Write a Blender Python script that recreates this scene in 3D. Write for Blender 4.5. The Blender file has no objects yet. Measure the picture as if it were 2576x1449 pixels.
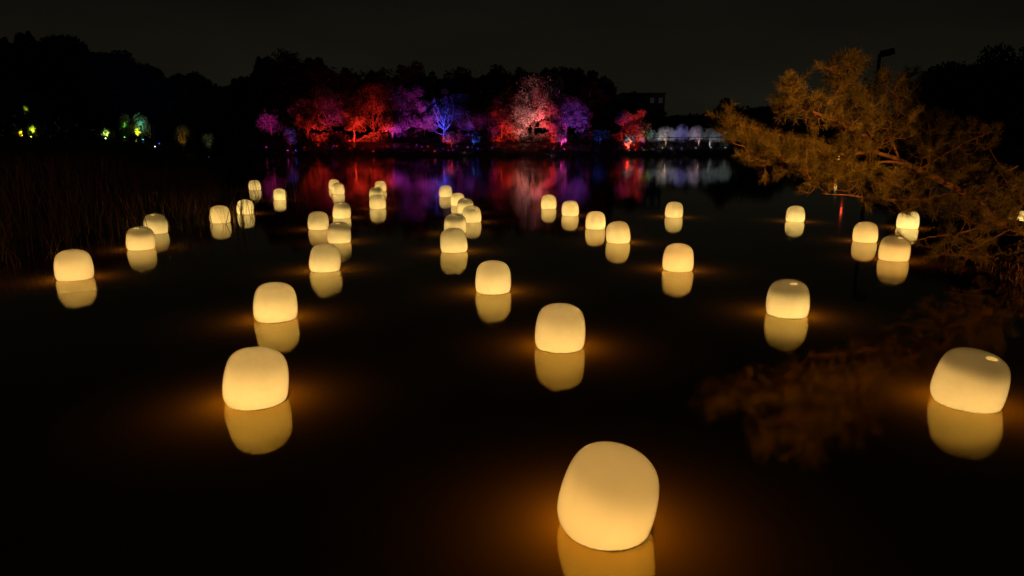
import bpy, math, random
import numpy as np
from mathutils import Vector, Matrix

# ------------------------------------------------------------------ camera, sky, exposure
scene = bpy.context.scene
F_PX, CX, CY, Y_HOR = 1700.0, 1288.0, 724.5, 363.0      # focal length and horizon in 2576-pixel units
CAM_H = 2.0
PITCH = math.atan((CY - Y_HOR) / F_PX)
cam_data = bpy.data.cameras.new('camera')
cam_data.sensor_width = 36.0
cam_data.lens = 36.0 * F_PX / 2576.0
cam_data.clip_start, cam_data.clip_end = 0.05, 3000.0
cam = bpy.data.objects.new('camera', cam_data)
scene.collection.objects.link(cam)
cam.location = (0, 0, CAM_H)
cam.rotation_euler = (math.pi / 2 - PITCH, 0, 0)
scene.camera = cam

world = bpy.data.worlds.new('World')
scene.world = world
world.use_nodes = True
wn, wl = world.node_tree.nodes, world.node_tree.links
wn.clear()
w_out = wn.new('ShaderNodeOutputWorld')
w_bg = wn.new('ShaderNodeBackground')
w_co = wn.new('ShaderNodeTexCoord')
w_sep = wn.new('ShaderNodeSeparateXYZ')
w_ramp = wn.new('ShaderNodeValToRGB')
w_ramp.color_ramp.elements[0].position = 0.0
w_ramp.color_ramp.elements[0].color = (0.0088, 0.0080, 0.0049, 1)
w_ramp.color_ramp.elements[1].position = 0.30
w_ramp.color_ramp.elements[1].color = (0.0022, 0.0022, 0.0018, 1)
wl.new(w_co.outputs['Generated'], w_sep.inputs[0])
wl.new(w_sep.outputs['Z'], w_ramp.inputs[0])
w_nz = wn.new('ShaderNodeTexNoise'); w_nz.inputs['Scale'].default_value = 2.2; w_nz.inputs['Detail'].default_value = 4
w_map = wn.new('ShaderNodeMapping'); w_map.inputs['Scale'].default_value = (1.0, 1.0, 4.0)
wl.new(w_co.outputs['Generated'], w_map.inputs[0]); wl.new(w_map.outputs[0], w_nz.inputs['Vector'])
w_mr = wn.new('ShaderNodeMapRange'); w_mr.inputs['From Min'].default_value = 0.3; w_mr.inputs['From Max'].default_value = 0.7
w_mr.inputs['To Min'].default_value = 0.72; w_mr.inputs['To Max'].default_value = 1.22
wl.new(w_nz.outputs['Fac'], w_mr.inputs['Value'])
wl.new(w_ramp.outputs[0], w_bg.inputs['Color']); wl.new(w_mr.outputs[0], w_bg.inputs['Strength'])
w_bg.inputs['Strength'].default_value = 1.0
wl.new(w_bg.outputs[0], w_out.inputs[0])

scene.view_settings.view_transform = 'Standard'
scene.view_settings.look = 'None'
scene.view_settings.exposure = 0.0
scene.view_settings.gamma = 1.0
scene.view_settings.use_curve_mapping = False
cy = scene.cycles
cy.use_denoising = True
cy.max_bounces, cy.diffuse_bounces, cy.glossy_bounces = 6, 3, 3
cy.transmission_bounces, cy.transparent_max_bounces = 4, 4
cy.use_light_tree = True
cy.sample_clamp_indirect = 60.0
cy.caustics_reflective = cy.caustics_refractive = False

# ------------------------------------------------------------------ helpers
random.seed(7)
RNG = np.random.default_rng(11)
COL = scene.collection
_fw = np.array([0, math.cos(PITCH), -math.sin(PITCH)])
_up = np.array([0, math.sin(PITCH), math.cos(PITCH)])

def ray(px, py):
    return _fw + np.array([(px - CX) / F_PX, 0, 0]) - (py - CY) / F_PX * _up

def ground_at(px, py):
    d = ray(px, py); s = -CAM_H / d[2]
    return np.array([d[0] * s, d[1] * s, 0.0])

def at(px, py, depth):
    d = ray(px, py); s = depth / d[1]
    return np.array([d[0] * s, depth, CAM_H + d[2] * s])

def new_mesh(name, verts, faces, smooth=False):
    verts = np.asarray(verts, np.float32)
    me = bpy.data.meshes.new(name)
    if isinstance(faces, np.ndarray):
        n, k = faces.shape
        me.vertices.add(len(verts)); me.vertices.foreach_set('co', verts.ravel())
        me.loops.add(n * k); me.loops.foreach_set('vertex_index', faces.astype(np.int32).ravel())
        me.polygons.add(n)
        me.polygons.foreach_set('loop_start', np.arange(0, n * k, k, dtype=np.int32))
        me.polygons.foreach_set('loop_total', np.full(n, k, np.int32))
        me.update(calc_edges=True)
    else:
        me.from_pydata([tuple(map(float, v)) for v in verts], [], faces)
        me.update()
    if smooth:
        me.polygons.foreach_set('use_smooth', np.ones(len(me.polygons), bool))
    return me

def add(name, me, mat=None, parent=None, loc=None, kind=None):
    o = bpy.data.objects.new(name, me)
    COL.objects.link(o)
    if mat is not None and len(me.materials) == 0:
        me.materials.append(mat)
    if parent is not None: o.parent = parent
    if loc is not None: o.location = loc
    if kind: o['kind'] = kind
    return o

def empty(name, loc):
    o = bpy.data.objects.new(name, None)
    o.empty_display_size = 0.2
    COL.objects.link(o); o.location = tuple(map(float, loc))
    return o

def tag(o, label, category, group=None):
    o['label'] = label; o['category'] = category
    if group: o['group'] = group
    return o

class MB:
    """collects vertices and faces of one part"""
    def __init__(self): self.v, self.f, self.n = [], [], 0
    def put(self, v, f):
        self.v.append(np.asarray(v, float)); self.f += [tuple(int(i) + self.n for i in q) for q in f]; self.n += len(v)
    def box(self, c, s, rot=None):
        x, y, z = s[0] / 2, s[1] / 2, s[2] / 2
        v = np.array([(-x,-y,-z),(x,-y,-z),(x,y,-z),(-x,y,-z),(-x,-y,z),(x,-y,z),(x,y,z),(-x,y,z)])
        if rot is not None: v = v @ np.array(rot).T
        self.put(v + np.array(c), [(0,3,2,1),(4,5,6,7),(0,1,5,4),(1,2,6,5),(2,3,7,6),(3,0,4,7)]); return self
    def tube(self, pts, rad, k=8):
        pts = np.asarray(pts, float); n = len(pts)
        t = np.gradient(pts, axis=0); t /= np.linalg.norm(t, axis=1)[:, None] + 1e-9
        ref = np.array([0.13, 0.97, 0.2])
        a = np.cross(t, ref); a /= np.linalg.norm(a, axis=1)[:, None] + 1e-9
        b = np.cross(t, a)
        ang = np.linspace(0, 2 * math.pi, k, endpoint=False)
        r = np.asarray(rad, float).reshape(-1, 1, 1) * np.ones((n, 1, 1))
        v = pts[:, None] + r * (np.cos(ang)[None, :, None] * a[:, None] + np.sin(ang)[None, :, None] * b[:, None])
        f = []
        for i in range(n - 1):
            for j in range(k):
                j2 = (j + 1) % k
                f.append((i*k+j, i*k+j2, (i+1)*k+j2, (i+1)*k+j))
        f.append(tuple(range(k - 1, -1, -1))); f.append(tuple(range((n-1)*k, n*k)))
        self.put(v.reshape(-1, 3), f); return self
    def lathe(self, prof, k=24, c=(0, 0, 0)):
        ang = np.linspace(0, 2 * math.pi, k, endpoint=False); v, f = [], []
        for r, z in prof:
            v += [(c[0] + r * math.cos(a), c[1] + r * math.sin(a), c[2] + z) for a in ang]
        for i in range(len(prof) - 1):
            for j in range(k):
                j2 = (j + 1) % k
                f.append((i*k+j, i*k+j2, (i+1)*k+j2, (i+1)*k+j))
        self.put(v, f); return self
    def mesh(self, name, smooth=False): return new_mesh(name, np.concatenate(self.v), self.f, smooth)

def curve_pts(ctrl, n):
    """Catmull-Rom through control points"""
    c = np.asarray(ctrl, float)
    c = np.vstack([2 * c[0] - c[1], c, 2 * c[-1] - c[-2]])
    m = len(c) - 3; out = []
    for u in np.linspace(0, m, n):
        i = min(int(u), m - 1); t = u - i
        p0, p1, p2, p3 = c[i:i+4]
        out.append(.5*((2*p1)+(-p0+p2)*t+(2*p0-5*p1+4*p2-p3)*t*t+(-p0+3*p1-3*p2+p3)*t**3))
    return np.array(out)

def set_vary(me, vals):
    a = me.attributes.new('vary', 'FLOAT', 'POINT'); a.data.foreach_set('value', np.asarray(vals, np.float32)); return me

def leaf_quads(centers, size, rng, aspect=0.6, updir=0.0):
    n = len(centers)
    a = rng.normal(size=(n, 3)); a /= np.linalg.norm(a, axis=1)[:, None]
    b = rng.normal(size=(n, 3)); b -= (b * a).sum(1)[:, None] * a; b /= np.linalg.norm(b, axis=1)[:, None]
    s = (size * rng.uniform(0.6, 1.35, n))[:, None]
    v = np.stack([centers - a * s * .5, centers + b * s * aspect * .5, centers + a * s * .5, centers - b * s * aspect * .5], 1)
    return v.reshape(-1, 3), np.arange(4 * n).reshape(n, 4)

# ------------------------------------------------------------------ materials
def mat(name):
    m = bpy.data.materials.new(name); m.use_nodes = True
    n = m.node_tree.nodes; n.clear()
    out = n.new('ShaderNodeOutputMaterial')
    return m, n, m.node_tree.links, out

def simple(name, col, rough=0.7, noise=0.25, scale=3.0, metal=0.0, bump=0.0):
    m, n, l, out = mat(name)
    p = n.new('ShaderNodeBsdfPrincipled')
    tc = n.new('ShaderNodeTexCoord'); nz = n.new('ShaderNodeTexNoise'); nz.inputs['Scale'].default_value = scale
    nz.inputs['Detail'].default_value = 4
    rp = n.new('ShaderNodeValToRGB')
    rp.color_ramp.elements[0].position, rp.color_ramp.elements[1].position = .3, .7
    rp.color_ramp.elements[0].color = tuple(c * (1 - noise) for c in col) + (1,)
    rp.color_ramp.elements[1].color = tuple(min(1, c * (1 + noise)) for c in col) + (1,)
    l.new(tc.outputs['Object'], nz.inputs['Vector']); l.new(nz.outputs['Fac'], rp.inputs[0])
    l.new(rp.outputs[0], p.inputs['Base Color'])
    p.inputs['Roughness'].default_value = rough; p.inputs['Metallic'].default_value = metal
    if bump:
        bp = n.new('ShaderNodeBump'); bp.inputs['Strength'].default_value = bump
        l.new(nz.outputs['Fac'], bp.inputs['Height']); l.new(bp.outputs[0], p.inputs['Normal'])
    l.new(p.outputs[0], out.inputs[0])
    return m

def leaf_mat(name, c1, c2, scale=0.35, trans=0.35):
    m, n, l, out = mat(name)
    g = n.new('ShaderNodeNewGeometry'); rp = n.new('ShaderNodeValToRGB')
    rp.color_ramp.elements[0].color = tuple(c1) + (1,); rp.color_ramp.elements[1].color = tuple(c2) + (1,)
    at_ = n.new('ShaderNodeAttribute'); at_.attribute_name = 'vary'
    m1 = n.new('ShaderNodeMath'); m1.operation = 'MULTIPLY_ADD'; m1.inputs[1].default_value = .4
    m2 = n.new('ShaderNodeMath'); m2.operation = 'MULTIPLY'; m2.inputs[1].default_value = .6
    l.new(at_.outputs['Fac'], m2.inputs[0]); l.new(g.outputs['Random Per Island'], m1.inputs[0]); l.new(m2.outputs[0], m1.inputs[2])
    l.new(m1.outputs[0], rp.inputs[0])
    d = n.new('ShaderNodeBsdfDiffuse'); t = n.new('ShaderNodeBsdfTranslucent'); mx = n.new('ShaderNodeMixShader')
    l.new(rp.outputs[0], d.inputs['Color']); l.new(rp.outputs[0], t.inputs['Color'])
    mx.inputs[0].default_value = trans
    l.new(d.outputs[0], mx.inputs[1]); l.new(t.outputs[0], mx.inputs[2]); l.new(mx.outputs[0], out.inputs[0])
    return m

def emit(name, col, strength):
    m, n, l, out = mat(name)
    e = n.new('ShaderNodeEmission'); e.inputs[0].default_value = tuple(col) + (1,); e.inputs[1].default_value = strength
    l.new(e.outputs[0], out.inputs[0]); return m

def water_mat():
    m, n, l, out = mat('still_dark_pond_water')
    fr = n.new('ShaderNodeFresnel'); fr.inputs['IOR'].default_value = 2.85
    df = n.new('ShaderNodeBsdfTranslucent'); df.inputs['Color'].default_value = (0.42, 0.19, 0.012, 1)   # silty brown water, lit from below by the added glow lamps
    gl = n.new('ShaderNodeBsdfGlossy'); gl.inputs['Roughness'].default_value = 0.05
    tint = n.new('ShaderNodeMix'); tint.data_type = 'RGBA'
    tint.inputs['A'].default_value = (1.0, 0.80, 0.20, 1); tint.inputs['B'].default_value = (1.0, 1.0, 0.95, 1)
    mr = n.new('ShaderNodeMapRange'); mr.inputs['From Min'].default_value = 0.24; mr.inputs['From Max'].default_value = 0.58
    l.new(fr.outputs[0], mr.inputs['Value']); l.new(mr.outputs[0], tint.inputs['Factor'])
    l.new(tint.outputs['Result'], gl.inputs['Color'])
    mx = n.new('ShaderNodeMixShader')
    l.new(fr.outputs[0], mx.inputs[0]); l.new(df.outputs[0], mx.inputs[1]); l.new(gl.outputs[0], mx.inputs[2])
    tc = n.new('ShaderNodeTexCoord')
    nz = n.new('ShaderNodeTexNoise'); nz.inputs['Scale'].default_value = 0.9; nz.inputs['Detail'].default_value = 2.5
    bp = n.new('ShaderNodeBump'); bp.inputs['Strength'].default_value = 1.0; bp.inputs['Distance'].default_value = 0.0013
    l.new(tc.outputs['Object'], nz.inputs['Vector']); l.new(nz.outputs['Fac'], bp.inputs['Height'])
    for nd in (gl, fr): l.new(bp.outputs[0], nd.inputs['Normal'])
    # a light breeze roughens the open water beyond the lanterns
    sx = n.new('ShaderNodeSeparateXYZ'); l.new(tc.outputs['Object'], sx.inputs[0])
    rr_ = n.new('ShaderNodeMapRange'); rr_.interpolation_type = 'SMOOTHSTEP'
    rr_.inputs['From Min'].default_value = 28.0; rr_.inputs['From Max'].default_value = 75.0
    rr_.inputs['To Min'].default_value = 0.055; rr_.inputs['To Max'].default_value = 0.075
    l.new(sx.outputs['Y'], rr_.inputs['Value']); l.new(rr_.outputs[0], gl.inputs['Roughness'])
    l.new(mx.outputs[0], out.inputs[0])
    va = n.new('ShaderNodeVolumeAbsorption'); va.inputs['Color'].default_value = (.5, .44, .0, 1); va.inputs['Density'].default_value = 2.7
    l.new(va.outputs[0], out.inputs['Volume'])
    return m

def lantern_mat(name, dome_dim):
    """milky translucent plastic; on some lanterns the dimmer glow of the dome is put into a darker translucent colour"""
    m, n, l, out = mat(name)
    tc = n.new('ShaderNodeTexCoord'); sp = n.new('ShaderNodeSeparateXYZ')
    l.new(tc.outputs['Object'], sp.inputs[0])
    nz = n.new('ShaderNodeTexNoise'); nz.inputs['Scale'].default_value = 5.0; nz.inputs['Detail'].default_value = 3
    mp = n.new('ShaderNodeMapping'); mp.inputs['Scale'].default_value = (1.2, 1.2, 0.5)
    l.new(tc.outputs['Object'], mp.inputs[0]); l.new(mp.outputs[0], nz.inputs['Vector'])
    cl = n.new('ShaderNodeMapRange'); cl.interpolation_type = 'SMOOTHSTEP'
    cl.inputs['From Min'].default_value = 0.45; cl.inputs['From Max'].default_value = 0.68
    cl.inputs['To Min'].default_value = 1.0; cl.inputs['To Max'].default_value = dome_dim
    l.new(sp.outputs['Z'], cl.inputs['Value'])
    var = n.new('ShaderNodeMapRange'); var.inputs['To Min'].default_value = 0.90; var.inputs['To Max'].default_value = 1.06
    l.new(nz.outputs['Fac'], var.inputs['Value'])
    mul = n.new('ShaderNodeMath'); mul.operation = 'MULTIPLY'
    l.new(cl.outputs[0], mul.inputs[0]); l.new(var.outputs[0], mul.inputs[1])
    # grime left at the water line
    geo = n.new('ShaderNodeNewGeometry'); gs = n.new('ShaderNodeSeparateXYZ'); l.new(geo.outputs['Position'], gs.inputs[0])
    n2 = n.new('ShaderNodeTexNoise'); n2.inputs['Scale'].default_value = 26.0; n2.inputs['Detail'].default_value = 3
    l.new(geo.outputs['Position'], n2.inputs['Vector'])
    th = n.new('ShaderNodeMapRange'); th.inputs['From Min'].default_value = 0.35; th.inputs['From Max'].default_value = 0.75
    th.inputs['To Min'].default_value = 0.002; th.inputs['To Max'].default_value = 0.012
    l.new(n2.outputs['Fac'], th.inputs['Value'])
    lt = n.new('ShaderNodeMath'); lt.operation = 'GREATER_THAN'
    l.new(gs.outputs['Z'], lt.inputs[0]); l.new(th.outputs[0], lt.inputs[1])
    dirt = n.new('ShaderNodeMapRange'); dirt.inputs['To Min'].default_value = 0.35; dirt.inputs['To Max'].default_value = 1.0
    l.new(lt.outputs[0], dirt.inputs['Value'])
    mul2 = n.new('ShaderNodeMath'); mul2.operation = 'MULTIPLY'
    l.new(mul.outputs[0], mul2.inputs[0]); l.new(dirt.outputs[0], mul2.inputs[1])
    cb = n.new('ShaderNodeCombineColor')
    for i in range(3): l.new(mul2.outputs[0], cb.inputs[i])
    scl = n.new('ShaderNodeMix'); scl.data_type = 'RGBA'; scl.blend_type = 'MULTIPLY'; scl.inputs['Factor'].default_value = 1.0
    scl.inputs['B'].default_value = (0.86, 0.84, 0.80, 1); l.new(cb.outputs[0], scl.inputs['A'])
    tr = n.new('ShaderNodeBsdfTranslucent'); df = n.new('ShaderNodeBsdfDiffuse')
    df.inputs['Color'].default_value = (0.86, 0.84, 0.80, 1); l.new(scl.outputs['Result'], tr.inputs['Color'])
    mx = n.new('ShaderNodeMixShader'); mx.inputs[0].default_value = 0.45
    l.new(tr.outputs[0], mx.inputs[1]); l.new(df.outputs[0], mx.inputs[2])
    gl = n.new('ShaderNodeBsdfGlossy'); gl.inputs['Roughness'].default_value = 0.12
    fr = n.new('ShaderNodeFresnel'); fr.inputs['IOR'].default_value = 1.42
    m2 = n.new('ShaderNodeMixShader')
    l.new(fr.outputs[0], m2.inputs[0]); l.new(mx.outputs[0], m2.inputs[1]); l.new(gl.outputs[0], m2.inputs[2])
    l.new(m2.outputs[0], out.inputs[0])
    return m

M = {}
M['water'] = water_mat()
M['ground'] = simple('dry_grass_and_soil', (0.075, 0.055, 0.030), 0.95, 0.5, 1.6, bump=0.4)
M['lantern'] = lantern_mat('milky_plastic', 0.86)
M['lantern_dim_dome'] = lantern_mat('milky_plastic_dim_dome', 0.34)  # dome glows dimmer through a darker translucent tone
M['highlight'] = simple('pale_highlight', (0.9, 0.88, 0.84), 0.3, 0.03)
mhighlight, n_, l_, o_ = mat('highlight_tone'); t_ = n_.new('ShaderNodeBsdfTranslucent'); t_.inputs[0].default_value = (1, .98, .92, 1); l_.new(t_.outputs[0], o_.inputs[0]); M['highlight'] = mhighlight  # bright tone for the lamp highlight shaped onto the dome
M['bark'] = simple('rough_brown_bark', (0.14, 0.095, 0.065), 0.9, 0.45, 9.0, bump=0.5)
M['pine_bark'] = simple('reddish_pine_bark', (0.26, 0.13, 0.065), 0.9, 0.5, 22.0, bump=0.6)
M['pale_bark'] = simple('pale_smooth_bark', (0.34, 0.31, 0.29), 0.85, 0.3, 6.0)
M['evergreen'] = leaf_mat('evergreen_leaves', (0.022, 0.034, 0.014), (0.055, 0.07, 0.03))
M['autumn'] = leaf_mat('autumn_leaves', (0.03, 0.024, 0.02), (0.40, 0.32, 0.27), trans=0.45)
M['garden_shrub'] = leaf_mat('garden_shrub_leaves', (0.10, 0.13, 0.06), (0.24, 0.26, 0.15))
M['azalea'] = leaf_mat('pale_bush_twigs', (0.26, 0.25, 0.23), (0.55, 0.53, 0.50))
M['needles'] = leaf_mat('pine_needles', (0.03, 0.034, 0.010), (0.33, 0.27, 0.08), trans=0.12)
M['dry_shrub'] = leaf_mat('dry_shrub_leaves', (0.10, 0.07, 0.03), (0.34, 0.23, 0.10))
M['reed'] = leaf_mat('dry_reed_blades', (0.30, 0.18, 0.08), (0.62, 0.42, 0.2), trans=0.3)
M['dark_metal'] = simple('dark_painted_metal', (0.03, 0.03, 0.032), 0.45, 0.2, metal=0.6)
M['concrete'] = simple('grey_concrete', (0.24, 0.23, 0.21), 0.9, 0.2, 0.8)
M['glass'] = simple('dark_window_glass', (0.02, 0.022, 0.025), 0.08, 0.1)
M['wood'] = simple('weathered_wood', (0.16, 0.10, 0.06), 0.8, 0.3, 5.0)
M['tile'] = simple('grey_roof_tile', (0.10, 0.095, 0.09), 0.8, 0.3, 2.0)

# ------------------------------------------------------------------ ground and water
FAR_Y = 118.0
_lY = [-60, 0, 10, 15, 18, 25, 30, 50, 80, 118, 400]
_lX = [-7, -7.5, -8.2, -8.6, -8.2, -10.5, -13, -20.5, -32, -48, -48]
_rY = [-60, 0, 9, 12, 14, 16, 17, 25, 40, 60, 118, 400]
_rX = [7, 7, 7.2, 7.9, 9.7, 13.2, 14.2, 18, 24, 28, 75, 75]

def inland(x, y):
    xl, xr = np.interp(y, _lY, _lX), np.interp(y, _rY, _rX)
    wob = 0.5 * np.sin(x * .31 + 1.3) + 0.35 * np.sin(x * .83 + y * .2)
    return xl - x, x - xr, y - FAR_Y + wob, 0.9 - y

def height(x, y):
    x = np.asarray(x, float); y = np.asarray(y, float)
    a, b, c, d = inland(x, y)
    def prof(s, xs, hs): return np.interp(s, xs, hs)
    h = prof(a, [-4, 0, 3, 8, 12, 40, 200], [-1, -.02, .3, 2.1, 2.4, 2.9, 5])
    h = np.maximum(h, prof(b, [-3, 0, 1.5, 8, 60], [-1, 0, .35, 1.0, 2.6]))
    h = np.maximum(h, prof(c, [-4, 0, 1.5, 9, 14, 300], [-1, 0, .55, 2.25, 2.45, 6]))
    h = np.maximum(h, prof(d, [-2, 0, 2, 20], [-1, 0, .5, 1.2]))
    land = np.clip(h * 3, 0, 1)
    return h + land * (0.06 * np.sin(x * 1.7 + y * .6) * np.sin(y * 1.3) + 0.04 * np.sin(x * 3.9 + 2) * np.sin(y * 4.3 - x))

def graded(lo, hi, mid0, mid1, fine, coarse):
    a = np.arange(mid0, mid1, fine)
    left, s, p = [], fine, mid0
    while p > lo: s = min(s * 1.18, coarse); p -= s; left.append(p)
    right, s, p = [], fine, a[-1]
    while p < hi: s = min(s * 1.18, coarse); p += s; right.append(p)
    return np.array(left[::-1] + list(a) + right)

gx, gy = graded(-900, 900, -70, 70, 0.8, 60), graded(-120, 1500, -4, 140, 0.8, 80)
X, Y = np.meshgrid(gx, gy)
Z = height(X, Y)
nx, ny = len(gx), len(gy)
idx = np.arange(nx * ny).reshape(ny, nx)
quads = np.stack([idx[:-1, :-1], idx[:-1, 1:], idx[1:, 1:], idx[1:, :-1]], -1).reshape(-1, 4)
ground = add('ground', new_mesh('ground', np.stack([X, Y, Z], -1).reshape(-1, 3), quads, True), M['ground'], kind='structure')
water = add('water', MB().box((10, 59, -1.5), (200, 130, 3.0)).mesh('water'), M['water'], kind='structure')

def hz(x, y): return float(height(x, y))

# ------------------------------------------------------------------ floating lanterns
D = 0.5   # diameter of a lantern
PROF = [(0.0, -.175), (.13, -.172), (.24, -.155), (.325, -.125), (.388, -.085), (.43, -.04), (.458, 0), (.480, .05), (.494, .11), (.5, .18),
        (.501, .26), (.498, .34), (.491, .42), (.481, .49), (.469, .55), (.452, .61), (.428, .665), (.396, .712), (.353, .752), (.299, .785),
        (.234, .811), (.16, .829), (.082, .84), (0.0, .845)]
PROF = [(r, z * 1.035 if z > 0 else z) for r, z in PROF]
_p = curve_pts([(r, z, 0) for r, z in PROF], 70)
SHELL = MB().lathe([(max(r, 0.0005), z) for r, z, _ in _p], 64).mesh('shell', True)
SHELL.materials.append(M['lantern'])
_sh = MB().lathe([(max(r, 0.0005), z) for r, z, _ in _p], 64)
_sv = np.concatenate(_sh.v)
def _in_highlight(fc):
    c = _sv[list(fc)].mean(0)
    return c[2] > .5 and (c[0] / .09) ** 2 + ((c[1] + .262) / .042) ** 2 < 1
SHELL_DIM_DOME = new_mesh('shell', _sv, [fc for fc in _sh.f if not _in_highlight(fc)], True); SHELL_DIM_DOME.materials.append(M['lantern_dim_dome'])
_highlight = MB().lathe([(.0005, .012), (.09, .010), (.118, .004), (.125, -.012)], 24)  # lamp highlight on the dome, shaped as a bright oval disc
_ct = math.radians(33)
_cv = _highlight.v[0] * np.array([.8, .40, .8])
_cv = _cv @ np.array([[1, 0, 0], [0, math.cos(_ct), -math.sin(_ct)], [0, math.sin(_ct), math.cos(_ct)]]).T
HIGHLIGHT = new_mesh('dome_highlight', _cv + np.array([0, -.262, .828]), _highlight.f, True)
HIGHLIGHT.materials.append(M['highlight'])

GLOW_GAIN = 1.75
def lantern(x0, x1, top, bot, roll, pitch, clear, lamp_z, power, warm, label):  # clear: dome with the dimmer translucent colour and the highlight disc
    xc = (x0 + x1) / 2
    g = ground_at(xc, bot)
    hdir = np.array([g[0], g[1], 0]); hdir /= np.linalg.norm(hdir)
    c = g + hdir * .465 * D
    # size from the width
    zc = float((np.array([c[0], c[1], -CAM_H])) @ _fw)
    w_pred = F_PX * D / zc * math.sqrt(1 + ((xc - CX) / F_PX) ** 2)
    s = float(np.clip((x1 - x0) / w_pred, .94, 1.05))
    roll -= .6 * math.degrees(math.atan((xc - CX) / F_PX * math.sin(PITCH)))      # lean that the lens itself gives
    s *= 1 - .002 * abs(roll)
    c = c - np.array([.34 * D * s * math.sin(math.radians(roll)), 0, 0])
    root = empty('floating_lantern', c)
    root.rotation_euler = (math.radians(pitch), math.radians(roll), random.uniform(0, .0))
    root.scale = (D * s,) * 3
    add('shell', SHELL_DIM_DOME if clear else SHELL, None, root)
    if clear: add('dome_highlight', HIGHLIGHT, None, root)
    ld = bpy.data.lights.new('lamp', 'POINT')
    ld.energy = power; ld.shadow_soft_size = 0.03
    ld.color = (1.0, 0.54 + .14 * (1 - warm), 0.128 + .068 * (1 - warm))
    lo = bpy.data.objects.new('lamp', ld); COL.objects.link(lo)
    lo.parent = root; lo.location = (0, -0.05, lamp_z * .75)
    kd = bpy.data.lights.new('added_glow_lamp', 'POINT')          # added lamp under the float, stands in for the submerged hull's glow in murky water
    kd.energy = power * GLOW_GAIN; kd.shadow_soft_size = 0.06; kd.color = ld.color
    ko = bpy.data.objects.new('added_glow_lamp', kd); COL.objects.link(ko)
    ko.parent = root; ko.location = root.rotation_euler.to_matrix().inverted() @ Vector((0, 0, -.38 - .012 * abs(roll)))
    tag(root, label, 'lantern', 'lanterns floating on the pond')
    return root

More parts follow.
